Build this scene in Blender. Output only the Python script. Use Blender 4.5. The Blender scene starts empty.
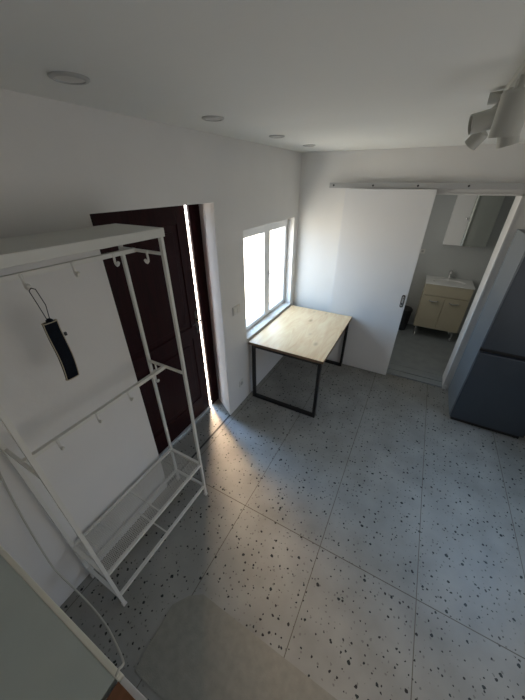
import bpy, bmesh, math, random
from mathutils import Vector, Matrix
random.seed(4)
sc = bpy.context.scene
COL = sc.collection
# ------------------------------------------------------------------ camera
pitch, yaw = 0.541, 0.4933
cd = bpy.data.cameras.new('camera'); cam = bpy.data.objects.new('camera', cd); COL.objects.link(cam)
cam.location = (1.404, -3.527, 2.23)
cam.rotation_euler = (math.pi/2 - pitch, 0, yaw)
cd.sensor_fit = 'VERTICAL'; cd.sensor_height = 36; cd.sensor_width = 27
cd.lens = 36*280.1/700; cd.clip_start = 0.02
sc.camera = cam
# ------------------------------------------------------------------ light
vs = sc.view_settings
vs.view_transform = 'Standard'; vs.look = 'None'; vs.gamma = 1; vs.use_curve_mapping = False
vs.exposure = 0.0
w = bpy.data.worlds.new('sky'); sc.world = w; w.use_nodes = True
nt = w.node_tree; nt.nodes.clear()
out = nt.nodes.new('ShaderNodeOutputWorld'); bg = nt.nodes.new('ShaderNodeBackground')
geo = nt.nodes.new('ShaderNodeTexCoord'); sep = nt.nodes.new('ShaderNodeSeparateXYZ')
ramp = nt.nodes.new('ShaderNodeValToRGB')
ramp.color_ramp.elements[0].position = 0.44; ramp.color_ramp.elements[0].color = (1.0, 0.89, 0.76, 1)
ramp.color_ramp.elements[1].position = 0.56; ramp.color_ramp.elements[1].color = (0.50, 0.72, 1.0, 1)
ma = nt.nodes.new('ShaderNodeMath'); ma.operation = 'MULTIPLY_ADD'; ma.inputs[1].default_value = .5; ma.inputs[2].default_value = .5
nt.links.new(geo.outputs['Generated'], sep.inputs[0]); nt.links.new(sep.outputs['Z'], ma.inputs[0])
nt.links.new(ma.outputs[0], ramp.inputs[0]); nt.links.new(ramp.outputs[0], bg.inputs[0])
bg.inputs[1].default_value = 9.0
nt.links.new(bg.outputs[0], out.inputs[0])

def area(name, loc, target, sx, sy, power, color, spread=math.pi, portal=False):
    l = bpy.data.lights.new(name, 'AREA'); l.shape = 'RECTANGLE'; l.size = sx; l.size_y = sy
    l.energy = power; l.color = color; l.spread = spread
    if portal: l.cycles.is_portal = True
    o = bpy.data.objects.new(name, l); COL.objects.link(o); o.location = loc
    d = Vector(target) - Vector(loc); o.rotation_euler = d.to_track_quat('-Z', 'Y').to_euler()
    return o
area('window_portal', (-.30, -.695, 1.33), (1, -.695, 1.33), 1.1, 1.05, 1, (1, 1, 1), portal=True)
area('door_gap_portal', (-.36, -1.646, 1.04), (1, -1.646, 1.04), .14, 2.1, 1, (1, 1, 1), portal=True)
# warm daylight bounced off the sunlit yard, entering through the door gap
area('yard_daylight', (-.86, -1.13, 1.45), (-.3, -1.646, .95), .42, 1.5, 66, (1.0, .72, .48), spread=math.radians(50))
# added soft fill from the right wall, its source is unseen
area('right_fill_light', (3.085, -2.85, 1.2), (0, -2.85, 1.2), 2.0, 1.4, 9.0, (1.0, .95, .88))
area('bathroom_fill_light', (.915, .70, 1.55), (2.0, .70, 1.55), .5, .7, 4.2, (1.0, .96, .88))  # added fill to brighten the bathroom, no such source is seen
# blue sky light falling straight through the door gap
area('sky_daylight', (-1.0, -1.40, 1.8), (.35, -1.90, 0), .22, .9, 4.5, (.42, .62, 1.0), spread=math.radians(34))
area('right_blue_fill_light', (3.085, -1.25, 1.65), (2.3, -1.65, .5), .6, .8, 7.5, (.36, .62, 1.0), spread=math.radians(90))  # added blue fill for the floor on the right, source unseen

# ------------------------------------------------------------------ materials
def mat(name, color, rough=.6, metal=0, noise=0, nscale=20, bump=0, bscale=80, spec=.5, coat=0):
    m = bpy.data.materials.new(name); m.use_nodes = True
    n = m.node_tree; b = n.nodes['Principled BSDF']
    b.inputs['Base Color'].default_value = (*color, 1); b.inputs['Roughness'].default_value = rough
    b.inputs['Metallic'].default_value = metal; b.inputs['Specular IOR Level'].default_value = spec
    b.inputs['Coat Weight'].default_value = coat
    tc = n.nodes.new('ShaderNodeTexCoord')
    nz = n.nodes.new('ShaderNodeTexNoise'); nz.inputs['Scale'].default_value = nscale; nz.inputs['Detail'].default_value = 4
    n.links.new(tc.outputs['Object'], nz.inputs['Vector'])
    mr = n.nodes.new('ShaderNodeMapRange'); mr.inputs['From Min'].default_value = .3; mr.inputs['From Max'].default_value = .7
    mr.inputs['To Min'].default_value = 1-noise; mr.inputs['To Max'].default_value = 1
    n.links.new(nz.outputs[0], mr.inputs['Value'])
    mx = n.nodes.new('ShaderNodeMix'); mx.data_type = 'RGBA'; mx.blend_type = 'MULTIPLY'; mx.inputs['Factor'].default_value = 1
    mx.inputs['A'].default_value = (*color, 1); n.links.new(mr.outputs[0], mx.inputs['B'])
    n.links.new(mx.outputs['Result'], b.inputs['Base Color'])
    if bump:
        n2 = n.nodes.new('ShaderNodeTexNoise'); n2.inputs['Scale'].default_value = bscale
        n.links.new(tc.outputs['Object'], n2.inputs['Vector'])
        bp = n.nodes.new('ShaderNodeBump'); bp.inputs['Strength'].default_value = bump; bp.inputs['Distance'].default_value = .004
        n.links.new(n2.outputs[0], bp.inputs['Height']); n.links.new(bp.outputs[0], b.inputs['Normal'])
    return m
M = {}
M['wall'] = mat('white wall paint', (.75, .74, .725), .85, noise=.04, nscale=3, bump=.15, bscale=40)
M['ceil'] = mat('white ceiling paint', (.74, .745, .72), .9, noise=.03, nscale=2, bump=.1, bscale=30)
M['bathwall'] = mat('grey bathroom paint', (.52, .54, .53), .6, noise=.04, nscale=4)
M['bathfloor'] = mat('grey bathroom floor', (.30, .33, .34), .45, noise=.15, nscale=8)
M['sill'] = mat('white plaster reveal', (.74, .73, .71), .7, noise=.04, nscale=6)
M['pvc'] = mat('white window plastic', (.80, .81, .82), .35)
M['whitemetal'] = mat('white powder coated steel', (.72, .71, .67), .4, noise=.03, nscale=30)
M['shelfmetal'] = mat('white shelf sheet steel', (.66, .66, .62), .5, noise=.03, nscale=8)
M['blackmetal'] = mat('black steel', (.012, .012, .014), .4, noise=.1)
M['doorwhite'] = mat('white door laminate', (.72, .72, .73), .45, noise=.02, nscale=3)
M['silver'] = mat('brushed aluminium', (.62, .63, .64), .35, .8, noise=.1, nscale=60)
M['rail'] = mat('satin white rail', (.45, .45, .45), .4, .3)
M['chrome'] = mat('chrome', (.75, .75, .75), .12, 1)
M['oldbrass'] = mat('tarnished dark metal', (.12, .11, .10), .3, 1, noise=.4, nscale=60)
M['dark'] = mat('dark slot', (.012, .012, .012), .5)
M['fridge'] = mat('dark graphite steel', (.060, .072, .090), .34, .35, noise=.08, nscale=4)
M['fridgeside'] = mat('grey fridge side panel', (.20, .22, .24), .45, .2, noise=.05, nscale=4)
M['cream'] = mat('cream lacquered cabinet', (.55, .50, .37), .35, noise=.03, nscale=5)
M['ceramic'] = mat('white ceramic', (.86, .86, .84), .12, coat=.5)
M['mirror'] = mat('mirror glass', (.62, .66, .63), .03, 1)
M['plastic'] = mat('white plastic', (.66, .65, .62), .4)
M['bin'] = mat('black plastic bin', (.02, .022, .025), .5)
M['cable'] = mat('white cable sheath', (.50, .49, .44), .5)
M['navy'] = mat('dark navy nylon', (.006, .009, .017), .9, spec=.2, noise=.4, nscale=120, bump=.4, bscale=300)
M['piping'] = mat('beige piping', (.42, .37, .27), .7)
M['counter'] = mat('grey counter surface', (.50, .55, .52), .55, noise=.06, nscale=5)
M['edge'] = mat('pale counter edge band', (.80, .78, .68), .4)
M['spot'] = mat('grey white lamp housing', (.50, .50, .46), .5)
M['lampglass'] = mat('frosted lamp lens', (.55, .55, .53), .3)
M['ring'] = mat('grey lamp ring', (.42, .42, .41), .4)
M['seam'] = mat('dark seam filler', (.05, .05, .048), .8)
M['grime'] = mat('grey rubber', (.06, .06, .06), .8)

def wood(name, c1, c2, scale, rough, dist=3.0, axis_y=True):
    m = bpy.data.materials.new(name); m.use_nodes = True
    n = m.node_tree; b = n.nodes['Principled BSDF']; b.inputs['Roughness'].default_value = rough
    tc = n.nodes.new('ShaderNodeTexCoord'); mp = n.nodes.new('ShaderNodeMapping')
    mp.inputs['Scale'].default_value = (1, .18, 1) if axis_y else (1, 1, .12)
    n.links.new(tc.outputs['Object'], mp.inputs[0])
    nz = n.nodes.new('ShaderNodeTexNoise'); nz.inputs['Scale'].default_value = scale; nz.inputs['Detail'].default_value = 6
    nz.inputs['Distortion'].default_value = dist
    n.links.new(mp.outputs[0], nz.inputs['Vector'])
    r = n.nodes.new('ShaderNodeValToRGB'); r.color_ramp.elements[0].position = .3; r.color_ramp.elements[1].position = .7
    r.color_ramp.elements[0].color = (*c1, 1); r.color_ramp.elements[1].color = (*c2, 1)
    n.links.new(nz.outputs[0], r.inputs[0])
    src = r.outputs[0]
    if axis_y:   # scattered darker knots
        mp2 = n.nodes.new('ShaderNodeMapping'); mp2.inputs['Scale'].default_value = (1, .55, 1)
        n.links.new(tc.outputs['Object'], mp2.inputs[0])
        v = n.nodes.new('ShaderNodeTexVoronoi'); v.inputs['Scale'].default_value = 5.5
        n.links.new(mp2.outputs[0], v.inputs['Vector'])
        rr = n.nodes.new('ShaderNodeValToRGB'); rr.color_ramp.elements[0].position = .03; rr.color_ramp.elements[1].position = .17
        rr.color_ramp.elements[0].color = (.55, .45, .36, 1); rr.color_ramp.elements[1].color = (1, 1, 1, 1)
        n.links.new(v.outputs['Distance'], rr.inputs[0])
        mx = n.nodes.new('ShaderNodeMix'); mx.data_type = 'RGBA'; mx.blend_type = 'MULTIPLY'; mx.inputs['Factor'].default_value = .8
        n.links.new(src, mx.inputs['A']); n.links.new(rr.outputs[0], mx.inputs['B']); src = mx.outputs['Result']
    n.links.new(src, b.inputs['Base Color'])
    if not axis_y: b.inputs['Specular IOR Level'].default_value = .18
    return m
M['oak'] = wood('pale oiled oak', (.84, .56, .31), (.96, .74, .47), 9, .3)
M['oakedge'] = wood('dark board edge', (.16, .10, .06), (.24, .16, .10), 14, .6)
M['brown'] = wood('dark mahogany door wood', (.014, .003, .004), (.026, .005, .006), 14, .45, axis_y=False)
M['brownboard'] = wood('reddish brown board', (.17, .07, .03), (.24, .10, .05), 10, .45)

def terrazzo():
    m = bpy.data.materials.new('terrazzo slabs'); m.use_nodes = True
    n = m.node_tree; L = n.links; b = n.nodes['Principled BSDF']
    b.inputs['Roughness'].default_value = .42; b.inputs['Specular IOR Level'].default_value = .4
    tc = n.nodes.new('ShaderNodeTexCoord'); o = tc.outputs['Object']
    def math_(op, a, bb=None, c=None):
        q = n.nodes.new('ShaderNodeMath'); q.operation = op
        for i, x in enumerate((a, bb, c)):
            if x is None: continue
            if isinstance(x, (int, float)): q.inputs[i].default_value = x
            else: L.new(x, q.inputs[i])
        return q.outputs[0]
    # ground tone
    nz = n.nodes.new('ShaderNodeTexNoise'); nz.inputs['Scale'].default_value = 4; nz.inputs['Detail'].default_value = 8
    L.new(o, nz.inputs['Vector'])
    base = n.nodes.new('ShaderNodeValToRGB'); base.color_ramp.elements[0].position = .3; base.color_ramp.elements[1].position = .7
    base.color_ramp.elements[0].color = (.225, .222, .205, 1); base.color_ramp.elements[1].color = (.32, .313, .29, 1)
    L.new(nz.outputs[0], base.inputs[0]); col = base.outputs[0]
    def mixc(f, A, B):
        mx = n.nodes.new('ShaderNodeMix'); mx.data_type = 'RGBA'
        L.new(f, mx.inputs['Factor'])
        if isinstance(A, tuple): mx.inputs['A'].default_value = A
        else: L.new(A, mx.inputs['A'])
        if isinstance(B, tuple): mx.inputs['B'].default_value = B
        else: L.new(B, mx.inputs['B'])
        return mx.outputs['Result']
    # distorted coordinates for angular chips
    dn = n.nodes.new('ShaderNodeTexNoise'); dn.inputs['Scale'].default_value = 55; L.new(o, dn.inputs['Vector'])
    vm = n.nodes.new('ShaderNodeVectorMath'); vm.operation = 'SCALE'; vm.inputs['Scale'].default_value = .016
    L.new(dn.outputs['Color'], vm.inputs[0])
    va = n.nodes.new('ShaderNodeVectorMath'); va.operation = 'ADD'; L.new(o, va.inputs[0]); L.new(vm.outputs[0], va.inputs[1])
    def chips(scale, rmin, rmax, frac, colr, seed):
        global_shift = n.nodes.new('ShaderNodeVectorMath'); global_shift.operation = 'ADD'
        L.new(va.outputs[0], global_shift.inputs[0]); global_shift.inputs[1].default_value = (seed, seed*1.7, 0)
        v = n.nodes.new('ShaderNodeTexVoronoi'); v.voronoi_dimensions = '2D'; v.inputs['Scale'].default_value = scale
        v.inputs['Randomness'].default_value = 1
        L.new(global_shift.outputs[0], v.inputs['Vector'])
        sp = n.nodes.new('ShaderNodeSeparateColor'); L.new(v.outputs['Color'], sp.inputs[0])
        # radius from random green, presence from random red
        rad = math_('MULTIPLY_ADD', math_('POWER', sp.outputs[1], 2.0), (rmax-rmin)*scale, rmin*scale)
        inside = math_('LESS_THAN', v.outputs['Distance'], rad)
        pres = math_('LESS_THAN', sp.outputs[0], frac)
        return math_('MULTIPLY', inside, pres), colr
    for a in (chips(30, .0025, .006, .45, (.17, .165, .15, 1), 3.1),
              chips(12, .0045, .0098, .50, (.012, .017, .016, 1), 0.0),
              chips(19, .0035, .0078, .60, (.016, .014, .012, 1), 7.7)):
        col = mixc(a[0], col, a[1])
    # slab joints: every 0.622 m in x, one cross joint at y = -2.46 and every 2.46 m
    sx = n.nodes.new('ShaderNodeSeparateXYZ'); L.new(o, sx.inputs[0])
    jx = math_('PINGPONG', math_('ADD', sx.outputs[0], -.052+.622*10), .311)
    jy = math_('PINGPONG', math_('ADD', sx.outputs[1], 2.46*3), 1.23)
    j = math_('MAXIMUM', math_('LESS_THAN', jx, .0022), math_('LESS_THAN', jy, .0028))
    col = mixc(j, col, (.10, .085, .065, 1))
    L.new(col, b.inputs['Base Color'])
    rn = n.nodes.new('ShaderNodeMapRange'); rn.inputs['To Min'].default_value = .36; rn.inputs['To Max'].default_value = .55
    L.new(nz.outputs[0], rn.inputs['Value']); L.new(rn.outputs[0], b.inputs['Roughness'])
    return m
M['terrazzo'] = terrazzo()
def glass():
    m = bpy.data.materials.new('window glass'); m.use_nodes = True; n = m.node_tree; n.nodes.clear()
    o = n.nodes.new('ShaderNodeOutputMaterial'); t = n.nodes.new('ShaderNodeBsdfTransparent'); g = n.nodes.new('ShaderNodeBsdfGlossy')
    t.inputs[0].default_value = (.95, .97, .97, 1); g.inputs['Roughness'].default_value = .02
    lw = n.nodes.new('ShaderNodeLayerWeight'); pw = n.nodes.new('ShaderNodeMath'); pw.operation = 'POWER'; pw.inputs[1].default_value = 5
    n.links.new(lw.outputs['Facing'], pw.inputs[0]); f = n.nodes.new('ShaderNodeMath'); f.operation = 'MULTIPLY_ADD'; f.inputs[1].default_value = .5; f.inputs[2].default_value = .04
    n.links.new(pw.outputs[0], f.inputs[0])
    mx = n.nodes.new('ShaderNodeMixShader'); n.links.new(f.outputs[0], mx.inputs[0]); n.links.new(t.outputs[0], mx.inputs[1]); n.links.new(g.outputs[0], mx.inputs[2])
    n.links.new(mx.outputs[0], o.inputs[0]); return m
M['glass'] = glass()
def meshmat():   # fine expanded steel mesh: see-through lattice
    m = bpy.data.materials.new('white wire mesh'); m.use_nodes = True; n = m.node_tree; b = n.nodes['Principled BSDF']
    b.inputs['Base Color'].default_value = (.62, .61, .57, 1); b.inputs['Roughness'].default_value = .5
    tc = n.nodes.new('ShaderNodeTexCoord'); s = n.nodes.new('ShaderNodeSeparateXYZ'); n.links.new(tc.outputs['Object'], s.inputs[0])
    def mt(op, a, bb):
        q = n.nodes.new('ShaderNodeMath'); q.operation = op
        for i, x in enumerate((a, bb)):
            if isinstance(x, (int, float)): q.inputs[i].default_value = x
            else: n.links.new(x, q.inputs[i])
        return q.outputs[0]
    u = mt('ADD', s.outputs[0], mt('MULTIPLY', s.outputs[1], .6)); v = mt('SUBTRACT', s.outputs[0], mt('MULTIPLY', s.outputs[1], .6))
    a = mt('MAXIMUM', mt('LESS_THAN', mt('PINGPONG', mt('ADD', u, 9), .006), .0013), mt('LESS_THAN', mt('PINGPONG', mt('ADD', v, 9), .006), .0013))
    n.links.new(a, b.inputs['Alpha']); return m
M['mesh'] = meshmat()

# ------------------------------------------------------------------ helpers
def box(bm, x0, x1, y0, y1, z0, z1, bev=0):
    vs_ = [bm.verts.new((x, y, z)) for x in (x0, x1) for y in (y0, y1) for z in (z0, z1)]
    fs = [bm.faces.new([vs_[i] for i in f]) for f in ((0,1,3,2),(4,6,7,5),(0,4,5,1),(2,3,7,6),(0,2,6,4),(1,5,7,3))]
    if bev:
        es = list({e for f in fs for e in f.edges})
        bmesh.ops.bevel(bm, geom=es, offset=bev, segments=2, affect='EDGES', profile=.6)
def prism(bm, pts, z0, z1):
    lo = [bm.verts.new((x, y, z0)) for x, y in pts]; hi = [bm.verts.new((x, y, z1)) for x, y in pts]
    bm.faces.new(lo[::-1]); bm.faces.new(hi); n = len(pts)
    for i in range(n): bm.faces.new((lo[i], lo[(i+1) % n], hi[(i+1) % n], hi[i]))
def tube(bm, pts, r, seg=10, square=False, caps=True):
    pts = [Vector(p) for p in pts]; rings = []
    seg = 4 if square else seg
    t0 = (pts[1]-pts[0]).normalized()
    ref = Vector((0, 0, 1)) if abs(t0.z) < .9 else Vector((1, 0, 0))
    nrm = t0.cross(ref).normalized()
    for i, p in enumerate(pts):
        a = (pts[i]-pts[i-1]).normalized() if i else t0
        b_ = (pts[i+1]-pts[i]).normalized() if i < len(pts)-1 else a
        t = (a+b_).normalized() if (a+b_).length > 1e-6 else a
        nrm = (nrm - t*nrm.dot(t)).normalized(); bn = t.cross(nrm)
        k = 1/max(.5, math.cos(a.angle(b_)/2)) if (i and i < len(pts)-1) else 1
        rr = r*(1.414 if square else 1)
        ring = []
        for j in range(seg):
            an = 2*math.pi*(j+(.5 if square else 0))/seg
            ring.append(bm.verts.new(p + (nrm*math.cos(an)+bn*math.sin(an))*rr*(k if not square else 1)))
        rings.append(ring)
    for A, B in zip(rings, rings[1:]):
        for j in range(seg): bm.faces.new((A[j], A[(j+1) % seg], B[(j+1) % seg], B[j]))
    if caps: bm.faces.new(rings[0][::-1]); bm.faces.new(rings[-1])
def lathe(bm, prof, center=(0, 0, 0), seg=28, mtx=None, close=True):
    rings = []
    for r, z in prof:
        ring = []
        for j in range(seg):
            a = 2*math.pi*j/seg
            v = Vector((r*math.cos(a), r*math.sin(a), z))
            if mtx: v = mtx @ v
            ring.append(bm.verts.new(v+Vector(center)))
        rings.append(ring)
    for A, B in zip(rings, rings[1:]):
        for j in range(seg): bm.faces.new((A[j], A[(j+1) % seg], B[(j+1) % seg], B[j]))
    if close: bm.faces.new(rings[0][::-1]); bm.faces.new(rings[-1])
def obj(name, bm, m, parent=None, smooth=False, origin=None):
    bmesh.ops.recalc_face_normals(bm, faces=bm.faces)
    if parent is not None and origin is None: origin = parent['_o'] if '_o' in parent else (0, 0, 0)
    me = bpy.data.meshes.new(name); 
    if origin is not None: bmesh.ops.translate(bm, vec=-Vector(origin), verts=bm.verts)
    bm.to_mesh(me); bm.free()
    me.materials.append(M[m] if isinstance(m, str) else m)
    if smooth:
        for p in me.polygons: p.use_smooth = True
        try: me.set_sharp_from_angle(angle=math.radians(40))
        except Exception: pass
    o = bpy.data.objects.new(name, me); COL.objects.link(o)
    if parent is not None: o.parent = parent; 
    elif origin is not None: o.location = origin
    return o
NB = bmesh.new
def B(*boxes, bev=0):
    bm = NB()
    for b_ in boxes: box(bm, *b_, bev=bev)
    return bm
def tag(o, label, cat, group=None):
    o['label'] = label; o['category'] = cat
    if group: o['group'] = group
    return o
ORI = {}
def thing(name, label, cat, loc, group=None):
    o = bpy.data.objects.new(name, None); COL.objects.link(o); o.location = loc; o.empty_display_size = .05
    ORI[o.name] = loc
    return tag(o, label, cat, group)
def part(name, bm, m, parent, smooth=False):      # geometry given in world coordinates
    p = parent; off = Vector((0, 0, 0))
    while p is not None: off += Vector(p.location); p = p.parent
    return obj(name, bm, m, parent, smooth, origin=off)
def struct(name, bm, m, parent=None):
    if parent is None:
        o = obj(name, bm, m); o['kind'] = 'structure'; return o
    return part(name, bm, m, parent)

# ------------------------------------------------------------------ room shell
H = 2.505; YN = -4.25; XR = 3.1; YW = .22
struct('floor', B((-.30, XR, YN, YW-.12, -.12, 0)), 'terrazzo')
struct('ceiling', B((-.30, XR+.2, YN-.2, YW, H, H+.15)), 'ceil')
bm = NB()
box(bm, -.28, 0, YN, -2.63, 0, H)
prism(bm, [(0, -2.63), (0, -1.67), (-.28, -1.50), (-.28, -2.63)], 2.10, H)
prism(bm, [(0, -1.67), (0, -1.275), (-.28, -1.275), (-.28, -1.50)], 0, H)
WP = [(0, -1.275), (0, -.11), (-.28, -.05), (-.28, -1.275)]; prism(bm, WP, 0, .765); prism(bm, WP, 1.865, H)
prism(bm, [(0, -.11), (0, YW), (-.28, YW), (-.28, -.05)], 0, H)
struct('wall_left', bm, 'wall')
OX0, OX1, OZ = 1.30, 2.09, 2.135
bm = NB()
box(bm, 0, OX0, 0, YW, 0, H); box(bm, OX1, XR+.2, 0, YW, 0, H); box(bm, OX0, OX1, 0, YW, OZ, H)
struct('wall_back', bm, 'wall')
struct('wall_right', B((XR, XR+.2, YN, 0, 0, H)), 'wall')
struct('wall_front', B((-.28, XR+.2, YN-.2, YN, 0, H)), 'wall')
# white lining of the bathroom doorway
struct('trim_1', B((OX1-.012, OX1, -.012, YW+.01, 0.02, OZ), (OX0, OX0+.012, -.012, YW+.01, 0.02, OZ), (OX0, OX1, -.012, YW+.01, OZ-.012, OZ),
                   (OX1-.012, OX1+.03, -.014, 0, .0, .05)), 'sill')
struct('trim_2', B((OX0, OX1, YW-.12, YW+.02, -.1, .028), (OX0, OX1, -.005, YW-.12, 0, .018), bev=.003), 'bathfloor')
struct('trim_3', B((-.014, .003, -2.63, -1.67, -.001, .003)), 'seam')
# bathroom
struct('floor_bathroom', B((.9, 2.8, YW+.02, 1.75, -.1, .03)), 'bathfloor')
struct('wall_bathroom_back', B((.8, 2.9, 1.75, 1.9, -.1, 2.5)), 'bathwall')
struct('wall_bathroom_left', B((.8, .9, YW, 1.75, -.1, 2.5)), 'bathwall')
struct('wall_bathroom_right', B((2.8, 2.9, YW, 1.75, -.1, 2.5)), 'bathwall')
struct('ceiling_bathroom', B((.8, 2.9, YW, 1.9, 2.4, 2.5)), 'bathwall')
# window
struct('trim_4', B((-.15, .010, -1.275, -.108, .765, .78), (-.15, -.001, -.108, -.08, .765, .78)), 'sill')
WX = -.10
y0, y1, z0, z1 = -1.275, -.075, .78, 1.865
win = struct('window_1', B((WX-.07, WX, y0, y0+.075, z0, z1), (WX-.07, WX, y1-.028, y1, z0, z1), (WX-.07, WX, y0+.075, y1-.028, z0, z0+.018),
                           (WX-.07, WX, y0+.075, y1-.028, z1-.03, z1), bev=.003), 'pvc')
ym = -.635
for a, b_ in ((y0+.07, ym), (ym, y1-.024)):
    s = .064; sb = .042; X0, X1 = WX-.045, WX+.012; c0, c1 = z0+.012, z1-.022
    f = struct('window_sash', B((X0, X1, a, a+s, c0, c1), (X0, X1, b_-s, b_, c0, c1), (X0, X1, a+s, b_-s, c0, c0+sb), (X0, X1, a+s, b_-s, c1-.075, c1), bev=.004), 'pvc', win)
    part('window_pane', B((WX-.024, WX-.018, a+s-.004, b_-s+.004, c0+sb-.004, c1-.071)), 'glass', f)
    if b_ > ym:
        bm = NB(); box(bm, X1, X1+.012, a+.018, a+.042, 1.28, 1.34, bev=.003); tube(bm, [(X1+.012, a+.03, 1.31), (X1+.035, a+.03, 1.31), (X1+.035, a+.03, 1.20)], .007)
        part('window_handle', bm, 'pvc', f, True)
# invented window frames around the added fill lights, all out of view
def fill_frame(name, x, sgn, yc, zc, w_, h_):
    a = x; b_ = x+sgn*.035; lo, hi = min(a, b_), max(a, b_)
    struct(name, B((lo, hi, yc-w_/2-.06, yc-w_/2, zc-h_/2-.06, zc+h_/2+.06), (lo, hi, yc+w_/2, yc+w_/2+.06, zc-h_/2-.06, zc+h_/2+.06),
                   (lo, hi, yc-w_/2, yc+w_/2, zc-h_/2-.06, zc-h_/2), (lo, hi, yc-w_/2, yc+w_/2, zc+h_/2, zc+h_/2+.06), bev=.003), 'pvc')
fill_frame('fill_frame_1', XR, -1, -2.85, 1.2, 2.0, 1.4)
fill_frame('fill_frame_2', XR, -1, -1.25, 1.65, .6, .8)
fill_frame('fill_frame_3', .9, 1, .70, 1.55, .5, .7)
# front door, standing slightly ajar at its latch side
dX = -.285
door = struct('door_1', B((-.35, -.282, -2.80, -2.605, 0, 2.2), (-.297, -.282, -1.624, -1.38, 0, 2.2), (-.35, -.297, -1.575, -1.38, 0, 2.2), (-.35, -.282, -2.605, -1.624, 2.083, 2.2), bev=.004), 'brown')
bm = NB()
LY0, LY1 = -2.603, -1.668
box(bm, dX-.04, dX-.008, LY0, LY1, .02, 2.08)
for a, b_ in ((LY0, LY0+.11), (LY1-.11, LY1)): box(bm, dX-.01, dX, a, b_, .02, 2.08, bev=.003)
for c0, c1 in ((.02, .24), (.95, 1.07), (1.95, 2.08)): box(bm, dX-.01, dX, LY0+.11, LY1-.11, c0, c1, bev=.003)
for c0, c1 in ((.29, .90), (1.12, 1.90)): box(bm, dX-.01, dX-.002, LY0+.16, LY1-.16, c0, c1, bev=.006)
leaf = part('door_leaf', bm, 'brown', door)
part('weather_strip', B((dX, dX+.01, LY0, LY1, .005, .028), bev=.002), 'silver', leaf)
bm = NB(); box(bm, dX, dX+.006, LY1-.055, LY1-.02, .98, 1.20, bev=.002)
tube(bm, [(dX, LY1-.037, 1.12), (dX+.045, LY1-.037, 1.12), (dX+.05, LY1-.06, 1.12), (dX+.05, LY1-.15, 1.115)], .008)
tube(bm, [(dX, LY1-.037, 1.02), (dX+.014, LY1-.037, 1.02)], .012)
part('door_handle', bm, 'oldbrass', leaf, True)
bm = NB(); tube(bm, [(dX-.02, LY1-.01, 1.93), (dX-.02, -1.616, 1.93)], .004); tube(bm, [(dX-.02, LY1-.01, .06), (dX-.02, -1.616, .06)], .006)
part('latch_bar', bm, 'blackmetal', leaf)

# sliding bathroom door on its rail
sd = struct('door_2', B((.555, 1.415, -.075, -.035, .012, 2.168), bev=.003), 'doorwhite')
bm = NB(); hx, hz = 1.377, 1.05
prof = []
def stadium(bm, x, z, hw, hh, ya, yb, seg=10):
    pts = []
    for k in range(seg+1): a = math.pi*k/seg; pts.append((x+hw*math.cos(a), z+hh-hw+hw*math.sin(a)))
    for k in range(seg+1): a = math.pi+math.pi*k/seg; pts.append((x+hw*math.cos(a), z-hh+hw+hw*math.sin(a)))
    A = [bm.verts.new((p, ya, q)) for p, q in pts]; Bq = [bm.verts.new((p, yb, q)) for p, q in pts]
    bm.faces.new(A); bm.faces.new(Bq[::-1]); n = len(pts)
    for i in range(n): bm.faces.new((A[i], A[(i+1) % n], Bq[(i+1) % n], Bq[i]))
stadium(bm, hx, hz, .018, .075, -.079, -.0752)
hp = part('pull_plate', bm, 'oldbrass', sd)
bm = NB(); stadium(bm, hx, hz, .010, .060, -.0800, -.0791)
pr = part('pull_recess', bm, 'silver', sd)
bm = NB(); stadium(bm, hx, hz-.03, .006, .014, -.0808, -.0801); stadium(bm, hx, hz+.035, .004, .006, -.0808, -.0801)
part('key_slot', bm, 'dark', hp)

rail = thing('sliding_door_rail', 'long pale metal rail bolted to the wall above the sliding door', 'rail', (1.7, -.03, 2.19))
part('rail_bar', B((.368, 2.95, -.055, -.045, 2.172, 2.222), bev=.002), 'rail', rail)
for x in (.416, .825, 1.242, 1.659, 2.07, 2.5):
    bm = NB(); mt = Matrix.Rotation(math.pi/2, 4, 'X')
    tube(bm, [(x, -.001, 2.197), (x, -.045, 2.197)], .010); 
    s = part('spacer', bm, 'rail', rail)
    bm = NB(); tube(bm, [(x, -.055, 2.197), (x, -.060, 2.197)], .010, seg=6)
    part('bolt_head', bm, 'dark', s)

# ------------------------------------------------------------------ table
t = thing('table', 'rectangular table with pale wooden top and black steel loop legs under the window', 'table', (.447, -.68, 0))
bm = B((.022, .856, -1.278, -.086, .722, .75), bev=.002); top = part('tabletop', bm, 'oak', t)
part('board_edge', B((.0205, .0225, -1.276, -.086, .722, .7485), (.8555, .8575, -1.276, -.086, .722, .7485), (.022, .856, -1.280, -1.278, .722, .7485)), 'oakedge', top)
for yy in (-1.25, -.112):
    bm = NB(); tw = .02
    box(bm, .055, .085, yy-tw, yy+tw, 0, .722); box(bm, .805, .835, yy-tw, yy+tw, 0, .722)
    box(bm, .085, .805, yy-tw, yy+tw, 0, .03); box(bm, .085, .805, yy-tw, yy+tw, .692, .722)
    part('leg', bm, 'blackmetal', t)

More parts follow.
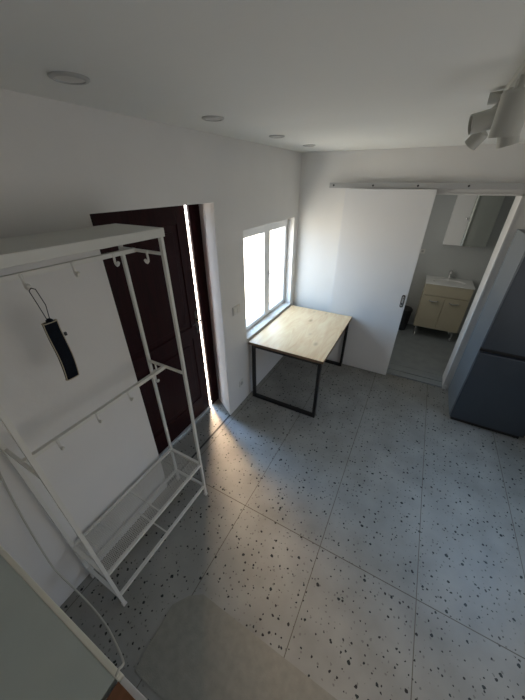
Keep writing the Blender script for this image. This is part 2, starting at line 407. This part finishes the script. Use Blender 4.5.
# ------------------------------------------------------------------ clothes rack
YA, YB, XF, XB = -3.335, -2.535, .335, .035
r = thing('clothes_rack', 'tall white metal clothes rack with top shelf and hook rails by the front door', 'clothes rack', ((XF+XB)/2, (YA+YB)/2, 0))
R_ = .0085
for x, y in ((XF, YA), (XF, YB), (XB, YA), (XB, YB)):
    bm = NB(); tube(bm, [(x, y, 0), (x, y, 2.02)], R_, square=True); u = part('upright', bm, 'whitemetal', r)
    part('foot', B((x-.012, x+.012, y-.012, y+.012, 0, .02), bev=.002), 'plastic', u)
bm = NB(); box(bm, XB-.015, XF+.015, YA-.015, YB+.015, 2.012, 2.05, bev=.003)
part('top_shelf', bm, 'shelfmetal', r)
def bar(name, a, b_, rr=.008, par=r, sq=True, m='whitemetal'):
    bm = NB(); tube(bm, [a, b_], rr, square=sq); return part(name, bm, m, par, not sq)
HX = .175
for zz, hx_ in ((1.935, HX-.04), (1.235, HX)):
    for yy in (YA, YB): bar('side_bar', (XB, yy, zz), (XF, yy, zz), .0065)
    bar('hook_rail', (hx_, YA, zz), (hx_, YB, zz), .010)
def hook(x, y, z, dx=1, dy=0):
    bm = NB(); pts = [(0, .012), (.014, .010), (.016, -.004), (.014, -.035), (.018, -.050), (.030, -.056), (.040, -.050), (.044, -.038)]
    pts = [(x+dx*a*.75, y+dy*a*.75, z+b_*.75) for a, b_ in pts]; tube(bm, pts, .0055, seg=8)
    lathe(bm, [(.001, -.008), (.006, -.005), (.008, 0), (.006, .005), (.001, .008)], pts[-1], 10)
    part('hook', bm, 'whitemetal', r, True)
for y in (-3.24, -3.05, -2.86, -2.665): hook(HX-.04, y, 1.93)
hook(.245, YB+.004, 1.93, 0, 1) if 0 else hook(.235, YB-.002, 1.93, .25, -1)
for y in (-3.20, -3.01, -2.82, -2.63): hook(HX, y, 1.23)
hook(.10, YB, 1.23, .3, -1)
for zz, nm in ((.385, 'shelf_frame'), (.12, 'lower_frame')):
    bm = NB()
    tube(bm, [(XF, YA, zz), (XF, YB, zz)], .009, square=True); tube(bm, [(XB, YA, zz), (XB, YB, zz)], .009, square=True)
    tube(bm, [(XB, YA, zz), (XF, YA, zz)], .009, square=True); tube(bm, [(XB, YB, zz), (XF, YB, zz)], .009, square=True)
    f = part(nm, bm, 'whitemetal', r)
    bar('cross_bar', (XB, -2.94, zz), (XF, -2.94, zz), .005, f, False)
    if zz > .3: part('shelf_mesh', B((XB+.008, XF-.008, YA+.008, YB-.008, zz-.001, zz+.001)), 'mesh', f)

# folded umbrella sleeve hanging from a hook
UY, UX = -3.038, .185
um = thing('umbrella_pouch', 'dark navy zipped umbrella pouch with beige piping hanging from the white rack', 'pouch', (UX, UY, 1.61))
bm = NB()
sect = []
NZ = 16
for i in range(NZ+1):
    f = i/NZ; z = 1.492 + .262*f
    bulge = .75+.25*math.sin(math.pi*min(1, f*1.1+.05)); wob = .004*math.sin(f*5)
    ring = []
    for j in range(16):
        a = 2*math.pi*j/16
        cx = math.copysign(abs(math.cos(a))**.7, math.cos(a)); sy = math.copysign(abs(math.sin(a))**.7, math.sin(a))
        ring.append(bm.verts.new((UX + .014*bulge*cx + (.008*(1-f)), UY + .027*sy + wob - .009*(1-f) + .002, z)))
    sect.append(ring)
for A, Bq in zip(sect, sect[1:]):
    for j in range(16): bm.faces.new((A[j], A[(j+1) % 16], Bq[(j+1) % 16], Bq[j]))
bm.faces.new(sect[0][::-1]); bm.faces.new(sect[-1])
edgeL = [[tuple(s[k].co) for s in sect] for k in (3, 13)]
topring = [tuple(v.co) for v in sect[-1]]; botring = [tuple(v.co) for v in sect[0]]
part('sleeve', bm, 'navy', um, True)
bm = NB()
for e in edgeL: tube(bm, e, .0022, seg=6)
tube(bm, topring+[topring[0]], .0022, seg=6); tube(bm, botring+[botring[0]], .0022, seg=6)
part('piping', bm, 'piping', um)
bm = NB(); lathe(bm, [(.004, 0), (.011, .004), (.013, .012), (.006, .018)], (UX, UY, 1.750), 12); part('umbrella_cap', bm, 'navy', um, True)
bm = NB(); hk = (.175, -3.047, 1.885)
tube(bm, [(UX, UY-.004, 1.75), (.178, UY-.012, 1.83), (hk[0], hk[1]-.010, hk[2]), (hk[0], hk[1], hk[2]+.008), (hk[0], hk[1]+.012, hk[2]), (.18, UY+.012, 1.82), (UX, UY+.002, 1.75)], .0016, seg=6)
part('strap', bm, 'navy', um)
bm = NB(); box(bm, UX+.014, UX+.022, UY+.024, UY+.034, 1.685, 1.70, bev=.002); part('zip_pull', bm, 'blackmetal', um)

# ------------------------------------------------------------------ switch and socket
def plate(name, label, cat, y, z, w_, h_):
    p = thing(name, label, cat, (0, y, z))
    part('cover_plate', B((0, .010, y-w_/2, y+w_/2, z-h_/2, z+h_/2), bev=.003), 'plastic', p)
    return p
s = plate('light_switch', 'white square light switch on the left wall between front door and window', 'switch', -1.45, 1.18, .125, .085)
part('rocker', B((.010, .015, -1.505, -1.452, 1.148, 1.212), (.010, .015, -1.448, -1.395, 1.148, 1.212), bev=.002), 'plastic', s)
s = plate('wall_socket', 'small white power socket low on the left wall beside the table', 'socket', -1.43, .29, .075, .075)
bm = NB(); mx_ = Matrix.Rotation(math.pi/2, 4, 'Y'); lathe(bm, [(.022, 0), (.022, .002), (.019, .002), (.018, -.004)], (.0105, -1.43, .29), 20, mx_)
part('socket_well', bm, 'ring', s, True)
p = thing('bathroom_socket', 'small pale wall plate on the bathroom wall left of the mirror cabinet', 'socket', (1.455, 1.75, 1.287))
part('cover_plate', B((1.42, 1.49, 1.74, 1.75, 1.25, 1.32), bev=.003), 'plastic', p)
part('rocker', B((1.44, 1.47, 1.735, 1.74, 1.27, 1.30), bev=.002), 'ring', p)

# ------------------------------------------------------------------ fridge
FX0, FX1, FYf, FH = 2.135, 2.77, -.60, 1.865
fr = thing('fridge', 'tall dark grey two-door fridge freezer against the back wall right of the bathroom doorway', 'fridge', ((FX0+FX1)/2, -.32, 0))
part('body', B((FX0, FX1, FYf+.055, -.035, .03, FH), bev=.004), 'fridgeside', fr)
for z0_, z1_ in ((.05, .862), (.908, FH-.002)):
    d = part('fridge_door', B((FX0, FX1, FYf, FYf+.05, z0_, z1_), bev=.006), 'fridge', fr)
part('gap_strip', B((FX0+.004, FX1-.004, FYf+.047, FYf+.055, .858, .912)), 'dark', fr)
part('plinth', B((FX0+.02, FX1-.02, FYf+.03, -.06, 0, .03)), 'dark', fr)

# ------------------------------------------------------------------ bathroom furniture
vx0, vx1, vf, vb = 1.617, 2.232, 1.30, 1.745
v = thing('vanity_cabinet', 'cream two-door washbasin cabinet on short legs in the bathroom', 'cabinet', ((vx0+vx1)/2, 1.52, .03))
part('body', B((vx0, vx1, vf+.018, vb, .21, .895), bev=.002), 'cream', v)
vm_ = (vx0+vx1)/2
part('drawer_front', B((vx0, vx1, vf, vf+.017, .742, .911), bev=.002), 'cream', v)
for a, b_, hx in ((vx0, vm_-.003, vx0+.17), (vm_+.003, vx1, vm_+.13)):
    d = part('cabinet_door', B((a, b_, vf, vf+.017, .212, .735), bev=.002), 'cream', v)
    bm = NB(); tube(bm, [(hx-.06, vf, .665), (hx-.055, vf-.022, .668), (hx-.02, vf-.03, .66), (hx+.02, vf-.03, .66), (hx+.055, vf-.022, .668), (hx+.06, vf, .665)], .009)
    part('handle', bm, 'chrome', d, True)
for x in (vx0+.05, vx1-.05):
    for y in (vf+.06, vb-.06):
        bm = NB(); lathe(bm, [(.018, .21), (.014, .19), (.014, .05), (.02, .04), (.02, .03)], (x, y, 0), 14); part('leg', bm, 'chrome', v, True)
wb = thing('washbasin', 'white ceramic washbasin with chrome tap on top of the cream cabinet', 'washbasin', (vm_, 1.52, .89))
# basin: slab with an oval bowl
bm = NB(); seg = 40; bx, by = vm_, 1.50; hw, hd = (vx1-vx0)/2+.008, .235; yc = (vf-.012+vb)/2
def rect_pt(a):
    c, s_ = math.cos(a), math.sin(a); k = 1/max(abs(c)/hw, abs(s_)/((vb-vf+.012)/2)); return (bx+c*k, yc+s_*k)
rings = []
for kind, z in (('r', .912), ('r', .925), ('o', .925), ('o2', .918), ('o3', .905), ('o4', .899)):
    ring = []
    for j in range(seg):
        a = 2*math.pi*j/seg + .001
        if kind == 'r': x, y = rect_pt(a)
        else:
            f = {'o': 1, 'o2': .93, 'o3': .75, 'o4': .2}[kind]; x, y = bx+.22*f*math.cos(a), by-.01+.15*f*math.sin(a)
        ring.append(bm.verts.new((x, y, z)))
    rings.append(ring)
for A, Bq in zip(rings, rings[1:]):
    for j in range(seg): bm.faces.new((A[j], A[(j+1) % seg], Bq[(j+1) % seg], Bq[j]))
bm.faces.new(rings[-1]); bm.faces.new(rings[0][::-1])
part('bowl', bm, 'ceramic', wb)
bm = NB(); lathe(bm, [(.026, .925), (.026, .937), (.020, .94), (.020, 1.02), (.024, 1.03), (.022, 1.05), (.008, 1.06)], (bx, 1.69, 0), 18)
tube(bm, [(bx, 1.69, .99), (bx, 1.64, 1.0), (bx, 1.575, .985), (bx, 1.565, .97)], .012); tube(bm, [(bx, 1.69, 1.05), (bx, 1.63, 1.075)], .007)
part('tap', bm, 'chrome', wb, True)
mc = thing('mirror_cabinet', 'bathroom wall cabinet with one white door and a mirror, above the washbasin', 'mirror cabinet', (1.95, 1.68, 1.43))
part('body', B((1.69, 2.215, 1.62, 1.75, 1.43, 2.15), bev=.002), 'doorwhite', mc)
d = part('cabinet_door', B((1.688, 1.912, 1.60, 1.618, 1.432, 2.148), bev=.002), 'ceramic', mc)
bm = NB(); mt = Matrix.Rotation(math.pi/2, 4, 'X'); lathe(bm, [(.006, 0), (.006, .012), (.013, .016), (.013, .024), (.006, .028)], (1.885, 1.60, 1.79), 14, mt); part('knob', bm, 'chrome', d, True)
part('mirror_panel', B((1.916, 2.215, 1.603, 1.618, 1.432, 2.148), bev=.001), 'mirror', mc)
part('light_strip', B((1.69, 2.215, 1.60, 1.75, 1.418, 1.43)), 'ring', mc)
bn = thing('waste_bin', 'black plastic waste bin on the bathroom floor left of the cream cabinet', 'bin', (1.44, 1.50, .03))
bm = NB(); lathe(bm, [(.085, .03), (.11, .36), (.116, .365), (.116, .38), (.105, .38), (.08, .05), (.01, .045)], (1.44, 1.50, 0), 28, close=False)
part('bucket', bm, 'bin', bn, True)
bm = NB(); lathe(bm, [(.117, .38), (.117, .395), (.09, .42), (.02, .43)], (1.44, 1.50, 0), 28); part('lid', bm, 'bin', bn, True)

# ------------------------------------------------------------------ ceiling downlights
for i, (y, lab) in enumerate(((-2.78, 'round recessed ceiling light nearest the camera, above the clothes rack'), (-2.055, 'round recessed ceiling light second from the camera, in front of the front door'),
                (-1.317, 'round recessed ceiling light third from the camera, near the window'), (-.666, 'round recessed ceiling light closest to the back wall corner'))):
    t = thing('ceiling_downlight', lab, 'ceiling light', (.33, y, H), 'recessed ceiling lights along the left wall')
    bm = NB(); lathe(bm, [(.056, H+.0), (.056, H-.004), (.050, H-.008), (.043, H-.008), (.040, H-.002)], (.33, y, 0), 32, close=False); part('trim_ring', bm, 'ring', t, True)
    bm = NB(); lathe(bm, [(.041, H-.002), (.041, H-.005), (.02, H-.007), (.004, H-.0075)], (.33, y, 0), 32); part('lens', bm, 'lampglass', t, True)

# ------------------------------------------------------------------ track light
tl = thing('track_light', 'white ceiling track light with a cluster of cylindrical spotlights', 'track light', (1.54, -2.5, H))
part('track', B((1.525, 1.553, -3.1, -1.98, H-.024, H), bev=.002), 'spot', tl)
def spot(c, axis, rad, ln, anchor):
    c = Vector(c); ax = Vector(axis).normalized(); q = Vector((0, 0, 1)).rotation_difference(ax).to_matrix().to_4x4()
    bm = NB(); lathe(bm, [(rad*.86, -ln/2-.004), (rad*.97, -ln/2), (rad, -ln/2+.005), (rad, ln/2), (rad*.93, ln/2), (rad*.88, ln/2-.012), (rad*.2, ln/2-.016)], c, 28, q)
    s_ = part('spotlight', bm, 'spot', tl, True)
    bm = NB(); lathe(bm, [(rad*.8, ln/2-.012), (rad*.78, ln/2-.008), (rad*.2, ln/2-.006)], c, 24, q); part('lamp_lens', bm, 'lampglass', s_, True)
    bm = NB(); a = Vector(anchor); tube(bm, [a, (a.x, a.y, a.z-.02), tuple(c - ax*ln*.2 + Vector((0, 0, rad*.8)))], .008); part('swivel_arm', bm, 'spot', s_, True)
spot((1.538, -2.30, 2.392), (.03, .1, -1), .037, .100, (1.54, -2.27, H-.02))
spot((1.487, -2.17, 2.398), (-1, -.15, -.22), .028, .075, (1.535, -2.13, H-.02))
spot((1.487, -2.05, 2.362), (-.55, .35, -.75), .024, .045, (1.535, -2.02, H-.02))
spot((1.560, -2.19, 2.365), (.25, .1, -.9), .028, .075, (1.54, -2.22, H-.02))
spot((1.512, -2.0, 2.482), (-1, .1, -.05), .017, .045, (1.53, -2.0, H-.012))

# ------------------------------------------------------------------ foreground counter
ct = thing('kitchen_counter', 'grey-topped counter with a pale front edge in the bottom left foreground', 'counter', (.45, -3.9, 0))
part('body', B((0.002, .893, -4.15, -3.55, 0, .872), bev=.002), 'doorwhite', ct)
part('worktop', B((0.002, .893, -4.15, -3.550, .872, .90), bev=.001), 'counter', ct)
part('edge_band', B((0.002, .905, -3.550, -3.532, .866, .902), bev=.004), 'edge', ct)
c2 = thing('low_cabinet', 'white cabinet with a reddish brown wooden top beside the grey counter in the foreground', 'cabinet', (1.4, -3.9, 0))
part('body', B((.908, 1.95, -4.15, -3.533, 0, .885), bev=.002), 'doorwhite', c2)
part('wooden_top', B((.908, 1.95, -4.15, -3.549, .886, .905), bev=.002), 'brownboard', c2)
# cable
cp = [(.008, -3.33, 1.55), (.008, -3.35, 1.385), (.008, -3.39, 1.12), (.03, -3.423, .82), (.08, -3.451, .50), (.13, -3.454, .406), (.3, -3.451, .343), (.48, -3.463, .346), (.65, -3.49, .461), (.79, -3.51, .66), (.875, -3.522, .86), (.893, -3.530, .915), (.897, -3.545, .913)]
P = [Vector(c) for c in cp]; sm = []
for i in range(len(P)-1):
    a, b_, c, d = P[max(0, i-1)], P[i], P[i+1], P[min(len(P)-1, i+2)]
    for k in range(6):
        u = k/6; sm.append(.5*((2*b_)+(c-a)*u+(2*a-5*b_+4*c-d)*u*u+(3*b_-a-3*c+d)*u**3))
sm.append(P[-1])
bm = NB(); tube(bm, sm, .004, 8); co = obj('power_cable', bm, 'cable', smooth=True)
tag(co, 'thin white cable drooping along the left wall to the corner of the foreground counter', 'cable')
# mat
M['mat'] = mat('grey floor mat', (.26, .25, .215), .8, noise=.15, nscale=25, bump=.3, bscale=150)
bm = NB(); prism(bm, [(.61, -3.45), (.60, -3.20), (.66, -3.12), (.735, -3.07), (1.9, -3.09), (1.9, -3.5), (.62, -3.5)][::-1], .0, .005)
mo = obj('floor_mat', bm, 'mat'); tag(mo, 'thin plain grey mat on the terrazzo floor in the foreground', 'mat')
for o in list(bpy.data.objects):
    if '_o' in o: del o['_o']
